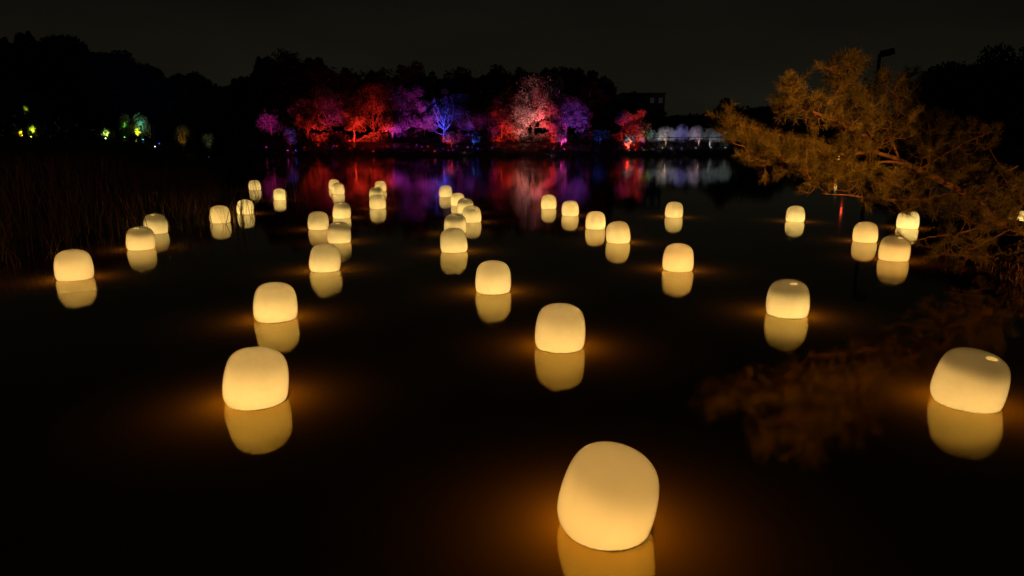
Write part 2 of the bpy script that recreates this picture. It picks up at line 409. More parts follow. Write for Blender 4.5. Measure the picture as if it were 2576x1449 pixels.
# x0, x1, top, bottom, roll, pitch, dim dome with highlight, lamp height, power factor, warmth, label
LANTERNS = [
 (1400,1652,1113,1382, 13, 4,0,.30,1.00,1.0,'largest glowing lantern, nearest to the camera at the bottom, tilted right'),
 (565,733,868,1034, 3, -7,0,.28,1.0,.7,'big glowing lantern at lower left in front of a smaller upright one'),
 (2331,2526,872,1035, 14, 2,1,.20,.85,.7,'big lantern at the right edge tilted right with a dark dome'),
 (1345,1472,764,889, 3,0,0,.24,1.0,.7,'upright lantern right of centre, second nearest in the middle of the pond'),
 (640,752,708,813, 0,-2,0,.27,1.0,.6,'upright lantern just behind the big lower left one'),
 (1196,1286,653,742, 1,0,0,.26,1.0,.5,'single upright lantern near the picture centre with open water around it'),
 (1923,2033,700,802, 2,1,1,.20,.95,.5,'lantern with dark dome and bright top spot, alone right of centre'),
 (139,240,627,707, -5,-3,0,.26,1.0,.6,'lantern farthest left on the pond, leaning slightly left'),
 (1665,1744,611,685, 3,0,0,.26,1.05,.8,'orange glowing lantern in the right middle, nearest of its column'),
 (779,860,608,686, 5,-3,0,.12,1.0,.4,'nearest lantern of the left column, with a bright band at its foot'),
 (1107,1176,572,637, -7,0,0,.11,1.0,.3,'nearest lantern of the winding centre chain, tilted left, bright at foot'),
 (1117,1174,537,590, 0,0,1,.20,.95,.3,'second nearest lantern of the winding centre chain, partly hidden behind the tilted one'),
 (824,885,557,613, 2,0,1,.10,.85,.3,'lantern with dark dome right behind the nearest of the left column'),
 (775,829,529,579, 0,0,0,.10,.9,.3,'upright lantern left of the dark-domed one in the left column'),
 (837,884,510,550, 1,0,1,.18,.95,.2,'small lantern with bright top spot, third back in the left column'),
 (1163,1211,516,561, -3,0,0,.18,.95,.2,'lantern right of the bend in the winding centre chain'),
 (1150,1192,495,537, 0,0,1,.20,.95,.2,'small lantern half hidden behind the one at the chain bend'),
 (1134,1170,480,518, 0,0,0,.24,1.0,.2,'second farthest small lantern of the winding centre chain'),
 (1104,1138,466,496, -1,0,0,.22,1.0,.2,'farthest small lantern of the winding centre chain'),
 (834,868,459,489, 0,0,0,.22,.95,.2,'front one of the two small far lanterns at the left column end'),
 (827,856,450,476, 0,0,0,.22,.9,.2,'rear one of the two small far lanterns at the left column end'),
 (942,973,454,482, -4,0,0,.22,.95,.2,'rearmost of the three stacked small lanterns left of centre'),
 (928,965,470,502, 0,0,1,.22,.85,.1,'middle one of the three stacked small lanterns left of centre'),
 (929,972,490,526, -2,0,0,.20,.95,.2,'front one of the three stacked small lanterns left of centre'),
 (1360,1400,489,526, 0,0,0,.24,1.0,.3,'farthest lantern of the diagonal row of four right of centre'),
 (1412,1456,503,544, -3,0,0,.22,1.0,.3,'second farthest lantern of the diagonal row of four right of centre'),
 (1472,1523,529,578, 1,0,0,.24,1.0,.3,'second nearest lantern of the diagonal row of four right of centre'),
 (1523,1585,556,613, -5,0,0,.18,1.0,.3,'nearest lantern of the diagonal row of four, leaning left'),
 (1672,1718,507,548, 5,0,0,.22,1.0,.4,'small lantern leaning right, far behind the orange one'),
 (1975,2024,517,559, 1,0,0,.22,1.0,.1,'small lone lantern far right on open water left of the pine'),
 (2142,2207,557,611, 2,0,0,.24,1.0,.7,'upright lantern below the pine, left of a pair'),
 (2206,2287,592,658, 5,2,1,.18,.95,.9,'peach lantern with dark dome below the pine, a twig across it'),
 (2252,2311,522,576, 3,0,0,.22,1.35,0.,'brightest yellow lantern under the pine, its top behind needles'),
 (2536,2596,520,574, 0,0,0,.24,1.2,.3,'lantern at the far right edge glimmering through foliage'),
 (625,658,453,479, -6,0,0,.22,.85,.1,'farthest small lantern at left, among thin reed stalks'),
 (687,722,473,504, -1,0,0,.24,.95,.2,'small lantern with a reed clump at its right side'),
 (596,641,497,540, 1,0,0,.22,1.0,.2,'lantern behind two crossing reed stalks at left'),
 (528,582,516,562, 0,0,0,.24,.95,.5,'lantern beside the reed bed edge at left'),
 (362,426,535,589, 1,0,1,.18,.85,.2,'dark-domed lantern behind another dark-domed one near the reed bed'),
 (319,394,566,630, 1,0,1,.20,.95,.5,'front one of the two overlapping dark-domed lanterns near the reed bed'),
]
LAMP_W = 4.9
for L in LANTERNS:
    lantern(*L[:8], L[8] * LAMP_W, L[9], L[10])

# ------------------------------------------------------------------ trees
def tree(base, top_z, rx, name, label, leafmat='evergreen', barkmat='bark', crown_low=0.28, n_leaf=4200, leaf=0.42, n_clump=26,
         lean=(0, 0), clump_r=0.36, seed=0, group=None, category='tree', ry=None, n_limb=7, fork=0.35, hollow=0.55, trunk_r=None):
    rng = np.random.default_rng(1000 + seed)
    base = np.array(base, float); H = top_z - base[2]
    ry = ry or rx
    cz = base[2] + H * (crown_low + (1 - crown_low) / 2); rz = H * (1 - crown_low) / 2
    cc = np.array([base[0] + lean[0], base[1] + lean[1], cz])
    # clumps near the crown's surface
    u = rng.normal(size=(n_clump, 3)); u /= np.linalg.norm(u, axis=1)[:, None]
    u[:, 2] = np.where(u[:, 2] < -.75, -u[:, 2] * .6, u[:, 2])
    rr = rng.uniform(hollow, 0.86, n_clump)[:, None]
    clumps = cc + u * rr * np.array([rx, ry, rz])
    root = empty(name, base)
    tr = trunk_r or H * 0.022
    mid = np.array([base[0] + lean[0] * .45 + rng.normal() * .02 * H, base[1] + lean[1] * .4, base[2] + H * fork])
    b = MB()
    tp = curve_pts([(0, 0, -.25), (mid - base) * .5 + rng.normal(size=3) * .015 * H, mid - base, (cc - base) * [.9, .9, 1]], 9)
    b.tube(tp, np.linspace(tr * 1.2, tr * .35, 9), 7)
    add('trunk', b.mesh('trunk', True), M[barkmat], root)
    tk = root.children[-1] if root.children else None
    order = rng.permutation(n_clump)[:n_limb]
    bl = MB()
    for i in order:
        t0 = rng.uniform(.45, .8); p0 = tp[int(t0 * 8)]
        p2 = clumps[i] - base; pm = (p0 + p2) / 2 + np.array([0, 0, -.03 * H]) + rng.normal(size=3) * .03 * H
        q = curve_pts([p0, pm, p2], 7)
        bl.tube(q, np.linspace(tr * .42, tr * .08, 7), 5)
        for k in range(2):
            s = q[rng.integers(3, 6)]; e = s + rng.normal(size=3) * np.array([rx, ry, rz]) * .28 + np.array([0, 0, .06 * H])
            bl.tube(curve_pts([s, (s + e) / 2 + rng.normal(size=3) * .1, e], 4), np.linspace(tr * .16, tr * .04, 4), 4)
    add('limbs', bl.mesh('limbs', True), M[barkmat], root)
    if n_leaf:
        n_each = rng.multinomial(n_leaf, np.ones(n_clump) / n_clump)
        cs = []
        for c, n in zip(clumps, n_each):
            v = rng.normal(size=(n, 3)); v /= np.linalg.norm(v, axis=1)[:, None]
            r = rng.uniform(.15, 1, n)[:, None] ** .5
            sz = rng.uniform(.75, 1.25)
            sz = rng.uniform(.5, 1.35) if leafmat != 'evergreen' else sz
            cs.append(c + v * r * clump_r * sz * np.array([rx, ry, min(rz, rx) * .8]))
        cs = np.concatenate(cs) - base
        v, f = leaf_quads(cs, leaf, rng)
        add('crown', set_vary(new_mesh('crown', v, f), np.repeat(np.repeat(rng.uniform(0, 1, n_clump), n_each), 4)), M[leafmat], root, kind='stuff')
    tag(root, label, category, group)
    return root

def tree_px(px, ytop, hw, depth, name, label, seed, **kw):
    p = at(px, ytop, depth); rx = hw * depth / F_PX
    return tree((p[0], depth, hz(p[0], depth) - .05), p[2], rx, name, label, seed=seed, **kw)

DARK = [  # px, top, half width, depth, label
 (18,92,80,84,'dark tree at the far left edge behind the reeds'),
 (150,82,82,88,'tallest round-topped dark tree on the left'),
 (235,104,62,86,'dark tree right of the tallest left one'),
 (300,126,62,90,'dark tree in the middle of the left sloping tree line'),
 (368,142,60,92,'dark tree above the green-lit shrubs on the left'),
 (448,180,54,96,'low dark tree on the left slope beside a round one'),
 (508,168,58,100,'round dark tree at the right end of the left grove'),
 (566,205,38,112,'low dark tree in the dip between left grove and far wood'),
 (612,186,34,148,'slim dark tree at the left edge of the far wood'),
 (700,121,72,150,'tallest broad dark tree at the left of the far wood'),
 (788,128,66,152,'broad dark tree beside the tallest one in the far wood'),
 (872,164,52,154,'dark tree behind the dim red maple'),
 (950,165,60,150,'dark tree behind the brightest red and purple maple'),
 (1031,147,50,152,'round-topped dark tree rising above the purple-lit crown'),
 (1095,186,44,150,'low dark tree behind the bare blue-lit tree'),
 (1155,168,58,152,'dark tree just right of the bare blue-lit tree'),
 (1250,157,56,150,'dark tree with a pointed top near the wood centre'),
 (1322,170,52,150,'dark tree behind the pale red-lit tree'),
 (1420,156,58,148,'tall dark tree near the right end of the far wood'),
 (1484,167,42,150,'dark tree second from the right end of the far wood'),
 (1526,188,32,150,'narrow dark tree at the right end of the far wood'),
 (1592,236,40,165,'fuzzy dark tree in front of the flat-roofed building'),
 (1702,288,60,176,'low hazy dark tree above the pale round bushes'),
 (1770,284,54,178,'low dark tree beside the building'),
 (1832,249,46,150,'round dark tree left of the pine tip'),
 (1905,262,64,150,'broad dark tree behind the pine tip'),
 (2010,300,80,146,'low dark tree behind the pine'),
 (2130,305,90,140,'low dark tree hidden behind the pine crown'),
 (2285,285,70,70,'dark tree behind the right side of the pine'),
 (2410,150,115,46,'large dark tree behind the pine on the right'),
 (2560,105,130,42,'largest dark tree at the far right edge'),
]
for i, (px, yt, hw, dp, lab) in enumerate(DARK):
    near = dp < 80
    tree_px(px, yt, hw, dp, 'broadleaf_tree', lab, i, n_leaf=9000 if not near else 26000, leaf=.55 if dp > 80 else .24,
            crown_low=.02, n_clump=46 if not near else 70, group='dark trees around the pond')

def leaf_mass(name, label, category, n, sampler, leaf, seed, leafmat='evergreen'):
    r = np.random.default_rng(seed); pts = sampler(r, n)
    v, f = leaf_quads(pts, leaf, r)
    px_ = np.repeat(pts[:, 0], 4)
    o = add(name, set_vary(new_mesh(name, v, f), np.clip(.5 + .6 * np.sin(px_ * .9 + 2 * np.sin(px_ * .37)) * np.sin(px_ * .23 + 1), 0, 1)), M[leafmat], kind='stuff')
    return tag(o, label, category)
def wood_behind(r, n):
    px = np.concatenate([r.uniform(585, 1545, n * 6 // 10), r.uniform(-60, 600, n * 3 // 10), r.uniform(1540, 2400, n - n * 6 // 10 - n * 3 // 10)])
    dep = np.where((px > 585) & (px < 1545), r.uniform(156, 170, n), np.where(px <= 600, r.uniform(98, 112, n), r.uniform(156, 180, n)))
    ytop = np.interp(px, [-60, 150, 300, 450, 560, 620, 700, 800, 880, 1100, 1400, 1500, 1545, 1600, 1750, 1850, 2000, 2400], [130, 115, 160, 215, 245, 225, 160, 165, 200, 210, 195, 205, 255, 300, 305, 290, 310, 320])
    ytop = ytop + 10 * np.sin(px * .09) + 6 * np.sin(px * .21 + 1)
    X_ = (px - CX) / F_PX * dep * math.cos(PITCH) * 1.02
    z0 = height(X_, dep); z1 = CAM_H + (Y_HOR - ytop) / F_PX * dep * 1.02
    return np.stack([X_, dep, z0 + (z1 - z0) * r.uniform(0, 1, n) ** .9], 1)
leaf_mass('woodland', 'far dark wood that closes the gaps behind the single trees', 'woodland', 60000, wood_behind, .85, 41)
def scrub(r, n):
    px = r.uniform(380, 2300, n); dep = r.uniform(126.5, 131, n)
    X_ = (px - CX) / F_PX * dep
    dep = dep + np.abs(np.sin(X_ * .4)) * 1.5
    h_ = .5 + 1.7 * (.5 + .5 * np.sin(X_ * .7) * np.sin(X_ * .23 + 2)) + .35 * np.sin(X_ * 2.1) ** 2
    return np.stack([X_, dep, height(X_, dep) + h_ * r.uniform(0, 1, n)], 1)
leaf_mass('undergrowth', 'low dark undergrowth along the crest of the far bank', 'undergrowth', 42000, scrub, .26, 42, 'autumn')

LIT = [  # px, top, half width, depth, crown_low, label, kwargs
 (675,255,42,127,.35,'small leafy tree lit magenta at the left of the far wood',dict(n_leaf=4000, n_clump=14)),
 (832,198,74,130,.30,'leaning tree with dim red crown and red-lit diagonal trunk',dict(lean=(-2.2,0))),
 (938,190,76,131,.25,'maple with the brightest red foliage on the far bank',dict()),
 (1022,200,58,132,.25,'tree with purple and red lit crown right of the brightest red maple',dict()),
 (1112,225,46,128,.35,'nearly bare tree with trunk and boughs lit vivid blue',dict(n_leaf=500, n_limb=12, fork=.28, barkmat='pale_bark', leaf=.3)),
 (1150,205,50,135,.3,'tree with dim violet crown behind the bare blue tree',dict()),
 (1262,232,46,130,.30,'tree with small red and blue lit patches near the wood centre',dict(n_leaf=6000)),
 (1345,185,76,131,.16,'big pale tree lit whitish red right of the wood centre',dict(n_leaf=10000, leafmat='azalea', n_limb=10)),
 (1428,205,54,131,.25,'tree with purple and blue crown near the right end of the far wood',dict()),
 (770,262,30,128,.2,'small dim red tree between the magenta tree and the leaning one',dict(n_leaf=3000, n_clump=14)),
 (886,250,36,128,.15,'mottled red tree in front between the leaning tree and the brightest maple',dict()),
 (985,268,36,127,.15,'low red and purple tree in front of the brightest maple',dict()),
 (1068,250,34,129,.2,'violet and red tree left of the bare blue tree',dict()),
 (1192,246,36,129,.2,'dim blue and violet tree right of the bare blue tree',dict()),
 (1302,262,32,128,.15,'low red tree left in front of the big pale tree',dict()),
 (1388,250,34,128,.15,'low red and purple tree right in front of the big pale tree',dict()),
 (1466,262,30,129,.2,'small dim red tree right of the purple and blue crown',dict(n_leaf=3000)),
 (1590,262,42,130,.18,'rounded tree glowing vivid red beside the pale bushes',dict(n_leaf=8000, n_clump=18)),
]
for i, (px, yt, hw, dp, cl, lab, kw) in enumerate(LIT):
    k = dict(leafmat='autumn', n_leaf=9000, leaf=.25, n_clump=26, crown_low=cl * .12, group='colour-lit trees on the far bank', clump_r=.34, hollow=.3)
    k.update(kw)
    tree_px(px, yt, hw * 1.14, dp, 'maple_tree', lab, 100 + i, **k)

def bush(px, ytop, hw, depth, name, label, seed, leafmat, n=1500, leaf=.2, group=None, flat=1.0, twiggy=False):
    rng = np.random.default_rng(3000 + seed)
    p = at(px, ytop, depth); z0 = hz(p[0], depth)
    H = max(.5, p[2] - z0); r = hw * depth / F_PX
    root = empty(name, (p[0], depth, z0))
    b = MB()
    for k in range(9):
        a = rng.uniform(0, 6.28); e = np.array([math.cos(a) * r * .7, math.sin(a) * r * .7, H * rng.uniform(.6, .95)])
        b.tube(curve_pts([(0, 0, -.1), e * [.35, .35, .5] + rng.normal(size=3) * .05, e], 6), np.linspace(.03, .01, 6), 5)
    add('stems', b.mesh('stems', True), M['bark'], root)
    lump = rng.normal(size=(14, 3)); lump /= np.linalg.norm(lump, axis=1)[:, None]
    v = rng.normal(size=(n, 3)); v /= np.linalg.norm(v, axis=1)[:, None]; v[:, 2] = np.where(v[:, 2] < -.6, -v[:, 2], v[:, 2])
    bump = 1 + .16 * np.max(v @ lump.T, axis=1) - .12 + rng.normal(size=n) * .05
    rad = (rng.uniform(.35, 1, n) ** .4) * bump
    pts = v * rad[:, None] * np.array([r, r, H * .5]) + np.array([0, 0, H * .48])
    pts[:, 2] = np.clip(pts[:, 2], .05, None)
    if twiggy:   # fans of fine upright twigs
        d = pts - np.array([0, 0, 0.0]); d /= np.linalg.norm(d, axis=1)[:, None]
        d += rng.normal(size=d.shape) * .25
        s = rng.uniform(.2, .45, n)[:, None]
        w = np.cross(d, rng.normal(size=d.shape)); w /= np.linalg.norm(w, axis=1)[:, None]
        vv = np.stack([pts - w * .03, pts + w * .03, pts + d * s], 1).reshape(-1, 3)
        me = new_mesh('foliage', vv, np.arange(3 * n).reshape(n, 3))
    else:
        me = new_mesh('foliage', *leaf_quads(pts, leaf, rng))
    add('foliage', me, M[leafmat], root, kind='stuff')
    tag(root, label, 'bush', group)
    return root

BUSH = [
 (727,318,19,122,'small bush lit magenta and blue below the magenta tree','garden_shrub'),
 (1240,300,20,126,'tall shrub with a faint violet glow left of the centre red patch','autumn'),
 (1135,330,16,124,'low shrub lit blue at the foot of the bare blue tree','garden_shrub'),
 (1200,332,12,124,'small blue-lit shrub standing alone right of the bare blue tree','garden_shrub'),
 (1412,322,14,124,'small shrub with pale blue light below the purple crown','garden_shrub'),
 (1510,322,24,125,'spotted blue shrub left of the vivid red tree','garden_shrub'),
 (1582,336,16,122,'low pale teal shrub at the foot of the vivid red tree','azalea'),
 (1622,322,19,125,'yellow-green shrub between the red tree and the pale bushes','garden_shrub'),
 (1642,326,11,125,'narrow light blue shrub left of the pale round bushes','azalea'),
]
for i, (px, yt, hw, dp, lab, lm) in enumerate(BUSH):
    bush(px, yt, hw, dp, 'shrub', lab, i, lm, n=900, leaf=.22, group='lit shrubs on the far bank')
BALLS = [
 (1677,319,22,'widest pale round bush, first from the left behind the rail'),
 (1717,314,15,'tallest round bush, lit violet-blue behind the rail'),
 (1753,317,16,'round bush with a pinkish top, third behind the rail'),
 (1791,324,18,'low grey-green round bush, last one before the pine tip'),
 (1826,330,18,'round bush half hidden behind the pine tip'),
]
for i, (px, yt, hw, lab) in enumerate(BALLS):
    bush(px, yt, hw, 127, 'round_bush', lab, 40 + i, 'azalea', n=3800, group='pale round bushes behind the rail', twiggy=True)

GREEN = [
 (62,255,16,62,'tall slim shrub lit yellow-green, uppermost at the far left'),
 (88,305,20,60,'bush lit olive green at the far left, right one of the low pair'),
 (52,322,22,60,'low bush lit yellow and orange at the far left'),
 (266,322,18,64,'low bush lit pale green left of the bright green one'),
 (312,285,15,66,'slim green-lit shrub between two other green-lit bushes'),
 (350,285,22,66,'bright bush lit yellow-green with a teal top'),
 (458,312,24,72,'sparse bush with small amber glints left of the far wood'),
 (521,322,16,76,'small bush with a faint pale glint beside the far wood'),
]
for i, (px, yt, hw, dp, lab) in enumerate(GREEN):
    bush(px, yt, hw, dp, 'shrub', lab, 60 + i, 'garden_shrub', n=1300, leaf=.18, group='green-lit shrubs on the left')

# rail in front of the pale round bushes
rail = empty('rail_fence', (at(1735, 346, 124)[0], 124, hz(at(1735, 346, 124)[0], 124)))
xa, xb = at(1640, 346, 124)[0] - rail.location.x, at(1850, 346, 124)[0] - rail.location.x
rz_ = at(1735, 346, 124)[2] - rail.location.z
add('rail', MB().box(((xa + xb) / 2, 0, rz_), (xb - xa, .08, .14)).mesh('rail'), M['wood'], rail)
post = MB().box((0, 0, rz_ / 2 - .1), (.14, .14, rz_ + .2)).mesh('post'); post.materials.append(M['wood'])
for k in range(8):
    add('post', post, None, rail, loc=(xa + (xb - xa) * (k + .3) / 7.6, .12, 0))
tag(rail, 'low dark rail fence in front of the pale round bushes', 'fence')

# ------------------------------------------------------------------ coloured floodlights
RED, MAG, PUR, BLU = (1, .035, .02), (.85, .04, .55), (.42, .05, 1), (.03, .07, 1)
WHT, LIL, YEL, GRN, TEA, PINK = (1, .9, .8), (.62, .6, 1), (.85, .9, .05), (.25, 1, .1), (.1, .7, .8), (1, .38, .36)
AMB = (1, .4, .06)
LENS = {}
HOUSING = MB().lathe([(.05, -.16), (.13, -.14), (.15, 0), (.15, .03), (.125, .03), (.12, 0)], 12).mesh('housing', True); HOUSING.materials.append(M['dark_metal'])
BRACKET = MB().box((0, 0, -.04), (.05, .34, .03)).box((0, .16, .06), (.04, .02, .2)).box((0, -.16, .06), (.04, .02, .2)).mesh('bracket'); BRACKET.materials.append(M['dark_metal'])
HEMI = [(.0005, .15), (.07, .135), (.11, .09), (.125, .03)]
def floodlight(px, depth, col, watts, aim_px, aim_y, aim_depth, cone, label, lens=5.0, blend=.8, lens_r=.12):
    x = at(px, 350, depth)[0]; z = hz(x, depth) + .22
    root = empty('floodlight', (x, depth, z))
    t = Vector(at(aim_px, aim_y, aim_depth)) - root.location
    q = t.to_track_quat('Z', 'Y')
    add('bracket', BRACKET, None, root, loc=(0, 0, -.16))
    h = add('housing', HOUSING, None, root); h.rotation_euler = q.to_euler()
    if depth < 80 and watts < 500 and px not in (400, 388): lens, lens_r = .5, .04
    key = (col, lens)
    if key not in LENS: LENS[key] = emit('lens_glow', col, lens)
    le = add('lens', MB().lathe([(r * lens_r / .125, z) for r, z in HEMI], 12).mesh('lens', True), LENS[key], root); le.rotation_euler = q.to_euler()
    ld = bpy.data.lights.new('beam', 'SPOT'); ld.energy = watts; ld.color = col; ld.spot_size = math.radians(cone); ld.spot_blend = blend; ld.shadow_soft_size = .12
    lo = bpy.data.objects.new('beam', ld); COL.objects.link(lo); lo.parent = root
    lo.location = t.normalized() * .12; lo.rotation_euler = t.to_track_quat('-Z', 'Y').to_euler()
    tag(root, label, 'floodlight', 'coloured floodlights on the banks')

K = 5.6
FLOOD = [ # px, depth, colour, W, aim px, aim y, aim depth, cone, label
 (668,122,MAG,1500,675,285,127,60,'magenta floodlight below the small magenta tree'),
 (722,119.5,MAG,260,724,325,122,50,'magenta floodlight left of the small magenta and blue bush'),
 (742,120,BLU,700,730,325,122,45,'blue floodlight right of the small magenta and blue bush'),
 (735,119,RED,90,740,360,121,60,'tiny red floodlight low on the bank, farthest left of the red ones'),
 (846,124,RED,1800,815,255,130,46,'red floodlight at the foot of the leaning tree'),
 (833,122,BLU,420,834,320,126,40,'blue floodlight just left of the leaning tree foot'),
 (838,124,MAG,420,836,300,128,40,'magenta floodlight beside the leaning tree foot'),
 (912,122,RED,3800,930,280,131,64,'red floodlight left below the brightest red maple'),
 (938,120,RED,900,930,310,130,50,'brightest red lamp spot on the bank below the red maple'),
 (972,123,RED,2400,985,240,131,60,'red floodlight right below the brightest red maple'),
 (990,123,PUR,3400,1005,265,131,56,'purple floodlight left of the purple-lit crown'),
 (1048,124,PUR,2600,1035,255,131,56,'purple floodlight right of the purple-lit crown'),
 (1026,123,MAG,900,1035,285,131,44,'magenta floodlight under the purple-lit crown'),
 (1066,121,RED,520,1070,325,126,40,'red floodlight left of the bare blue tree'),
 (1098,121,BLU,2600,1108,290,128,56,'blue floodlight left at the foot of the bare blue tree'),
 (1114,121,BLU,1800,1120,265,129,50,'blue floodlight right at the foot of the bare blue tree'),
 (1092,119.5,RED,200,1130,345,122,50,'small red lamp spot on the bank left of the blue shrub'),
 (1128,121,RED,1300,1138,290,133,46,'red floodlight right of the bare blue tree'),
 (1150,124,PUR,1100,1160,230,135,60,'violet floodlight behind the blue shrub'),
 (1138,121,BLU,300,1135,335,124,44,'blue floodlight in front of the blue shrub'),
 (1202,121.5,BLU,260,1200,335,124,40,'blue floodlight below the lone blue shrub'),
 (1168,120,WHT,30,1168,345,123,40,'tiny white lamp spot between the two blue shrubs'),
 (1238,122,PUR,800,1240,300,127,50,'violet floodlight below the faint violet shrub'),
 (1268,123,RED,1400,1266,300,130,46,'red floodlight below the centre red patch'),
 (1292,123,RED,800,1290,325,129,40,'red floodlight left of the big pale tree trunk'),
 (1318,121,PINK,3600,1335,275,131,62,'pinkish floodlight below the big pale tree'),
 (1352,121,RED,2600,1370,270,131,52,'red floodlight right below the big pale tree'),
 (1372,123,RED,2200,1385,220,132,40,'red floodlight aimed at the top of the big pale tree'),
 (1418,122,MAG,1500,1418,290,131,48,'magenta floodlight below the purple and blue crown'),
 (1432,122,PUR,2400,1432,265,131,54,'purple floodlight below the purple and blue crown'),
 (1452,122,BLU,2200,1448,275,132,46,'blue floodlight right of the purple and blue crown'),
 (1388,118.6,(.75,.8,1),60,1392,330,124,60,'brightest white lamp spot low at the water edge below the pale tree'),
 (1420,121,RED,160,1422,338,123,50,'small red lamp beside the shrub with pale blue light'),
 (1410,120.5,BLU,220,1412,335,124,46,'blue floodlight in front of the shrub with pale blue light'),
 (1500,121,BLU,520,1510,332,125,50,'blue floodlight below the spotted blue shrub'),
 (1560,122,BLU,420,1562,325,127,34,'blue floodlight left of the vivid red tree'),
 (1578,121,RED,3800,1585,310,130,52,'red floodlight left at the foot of the vivid red tree'),
 (1600,121,RED,2200,1598,305,130,52,'red floodlight right at the foot of the vivid red tree'),
 (1616,122.5,PUR,1200,1615,285,132,40,'purple floodlight right of the vivid red tree'),
 (1584,119.5,TEA,220,1582,340,122,50,'teal floodlight below the low pale teal shrub'),
 (1622,121,YEL,380,1622,332,125,44,'yellow floodlight below the yellow-green shrub'),
 (1644,121,(.2,.4,1),300,1642,333,125,36,'light blue floodlight below the narrow light blue shrub'),
 (1668,122.6,WHT,420,1670,335,127,60,'white floodlight below the left side of the widest round bush'),
 (1690,122.6,LIL,360,1688,335,127,50,'lilac floodlight below the right side of the widest round bush'),
 (1716,122.6,(.3,.28,1),480,1716,332,127,46,'violet-blue floodlight below the tallest round bush'),
 (1752,122.6,(.9,.7,1),420,1752,333,127,50,'pinkish white floodlight below the third round bush'),
 (1790,122.6,(.5,.65,.8),300,1790,337,127,54,'pale teal floodlight below the low grey-green round bush'),
 (1826,122.6,(.7,.9,.9),260,1826,338,127,50,'pale floodlight below the half hidden round bush'),
 (800,124,RED,1600,800,210,145,60,'red floodlight left of the leaning tree, aimed at the dark crowns'),
 (890,124,RED,1800,880,215,145,60,'red floodlight between the leaning tree and the brightest maple'),
 (1250,124,RED,1500,1290,205,146,60,'red floodlight behind the centre red patch, aimed high'),
 (1395,124,RED,1800,1400,215,145,50,'red floodlight between the pale tree and the purple crown'),
 (764,122,RED,700,770,290,128,56,'red floodlight below the small dim red tree'),
 (880,122,RED,1300,886,285,128,50,'red floodlight below the mottled red tree'),
 (1060,123,PUR,1500,1068,280,129,56,'violet floodlight left below the violet and red tree'),
 (1076,123,RED,900,1070,265,129,46,'red floodlight right below the violet and red tree'),
 (1188,123,BLU,900,1192,285,129,56,'blue floodlight below the dim blue and violet tree'),
 (1176,123,MAG,500,1190,265,129,50,'magenta floodlight left below the dim blue and violet tree'),
 (1302,122,RED,1100,1302,295,128,54,'red floodlight below the low red tree before the pale tree'),
 (1392,122,MAG,800,1388,285,128,50,'magenta floodlight below the low red and purple tree'),
 (1466,122,RED,500,1466,290,129,52,'red floodlight below the small dim red tree at the right'),
 (66,59,YEL,70,64,268,62,9,'yellow floodlight aimed at the tall slim shrub far left'),
 (80,58.5,YEL,60,86,318,60,26,'olive floodlight below the right one of the low pair far left'),
 (58,58.5,(1,.6,.03),50,54,334,60,26,'amber floodlight below the low yellow and orange bush far left'),
 (266,62.5,(.8,.9,.3),34,266,332,64,34,'pale green floodlight below the low bush left of the bright green one'),
 (314,64.5,GRN,26,312,300,66,16,'green floodlight below the slim green-lit shrub'),
 (342,64.3,YEL,60,350,318,66,30,'yellow-green floodlight left below the bright bush'),
 (360,64.3,TEA,50,352,296,66,26,'teal floodlight right below the bright bush'),
 (458,70.5,AMB,6,458,325,72,34,'amber lamp below the sparse bush with glints'),
 (521,74.5,(.8,.9,.6),3,521,330,76,34,'pale lamp below the small bush beside the far wood'),
 (400,70,BLU,60,402,345,71,60,'blue lamp spot on the left bank, right of the bright green bush'),
 (388,60,WHT,14,390,350,61,60,'small white lamp spot low on the left bank'),
]
for fl in FLOOD:
    floodlight(*fl[:3], fl[3] * K * (80.0 / K if fl[1] < 80 else 1) * (.42 if fl[2] == PUR else 1) * (.95 if fl[1] == 122.6 else 1), *fl[4:])

# ------------------------------------------------------------------ building, masts, pavilion in the distance
bp = at(1612, 240, 190)
bx, bz0 = bp[0], hz(bp[0], 190)
bd = empty('office_building', (bx, 190, bz0))
bw, bh, bdp = 100 * 190 / F_PX, bp[2] - bz0, 9.0
add('wall', MB().box((0, 0, bh / 2 - .3), (bw, bdp, bh + .6)).mesh('wall'), M['concrete'], bd)
add('roof', MB().box((0, 0, bh + .2), (bw + .5, bdp + .5, .35)).mesh('roof'), M['concrete'], bd)
win = MB().box((0, 0, 0), (1.1, .08, 1.4)).mesh('window'); win.materials.append(M['glass'])
wfr = MB().box((0, 0, .76), (1.3, .12, .1)).box((0, 0, -.76), (1.3, .12, .1)).box((-.61, 0, 0), (.1, .12, 1.6)).box((.61, 0, 0), (.1, .12, 1.6)).mesh('frame'); wfr.materials.append(M['dark_metal'])
WL = emit('lit_window', (.6, .65, .75), .012)
win_lit = MB().box((0, 0, 0), (1.1, .08, 1.4)).mesh('window'); win_lit.materials.append(WL)
for r in range(4):
    for c in range(5):
        lit = (r, c) in ((3, 4), (3, 3))
        w = add('window', win_lit if lit else win, None, bd, loc=(-bw / 2 + bw * (c + .5) / 5, -bdp / 2 - .03, bh * (r + .55) / 4.1))
        add('frame', wfr, None, w)
tag(bd, 'dark flat-roofed building behind the trees right of the far wood', 'building')

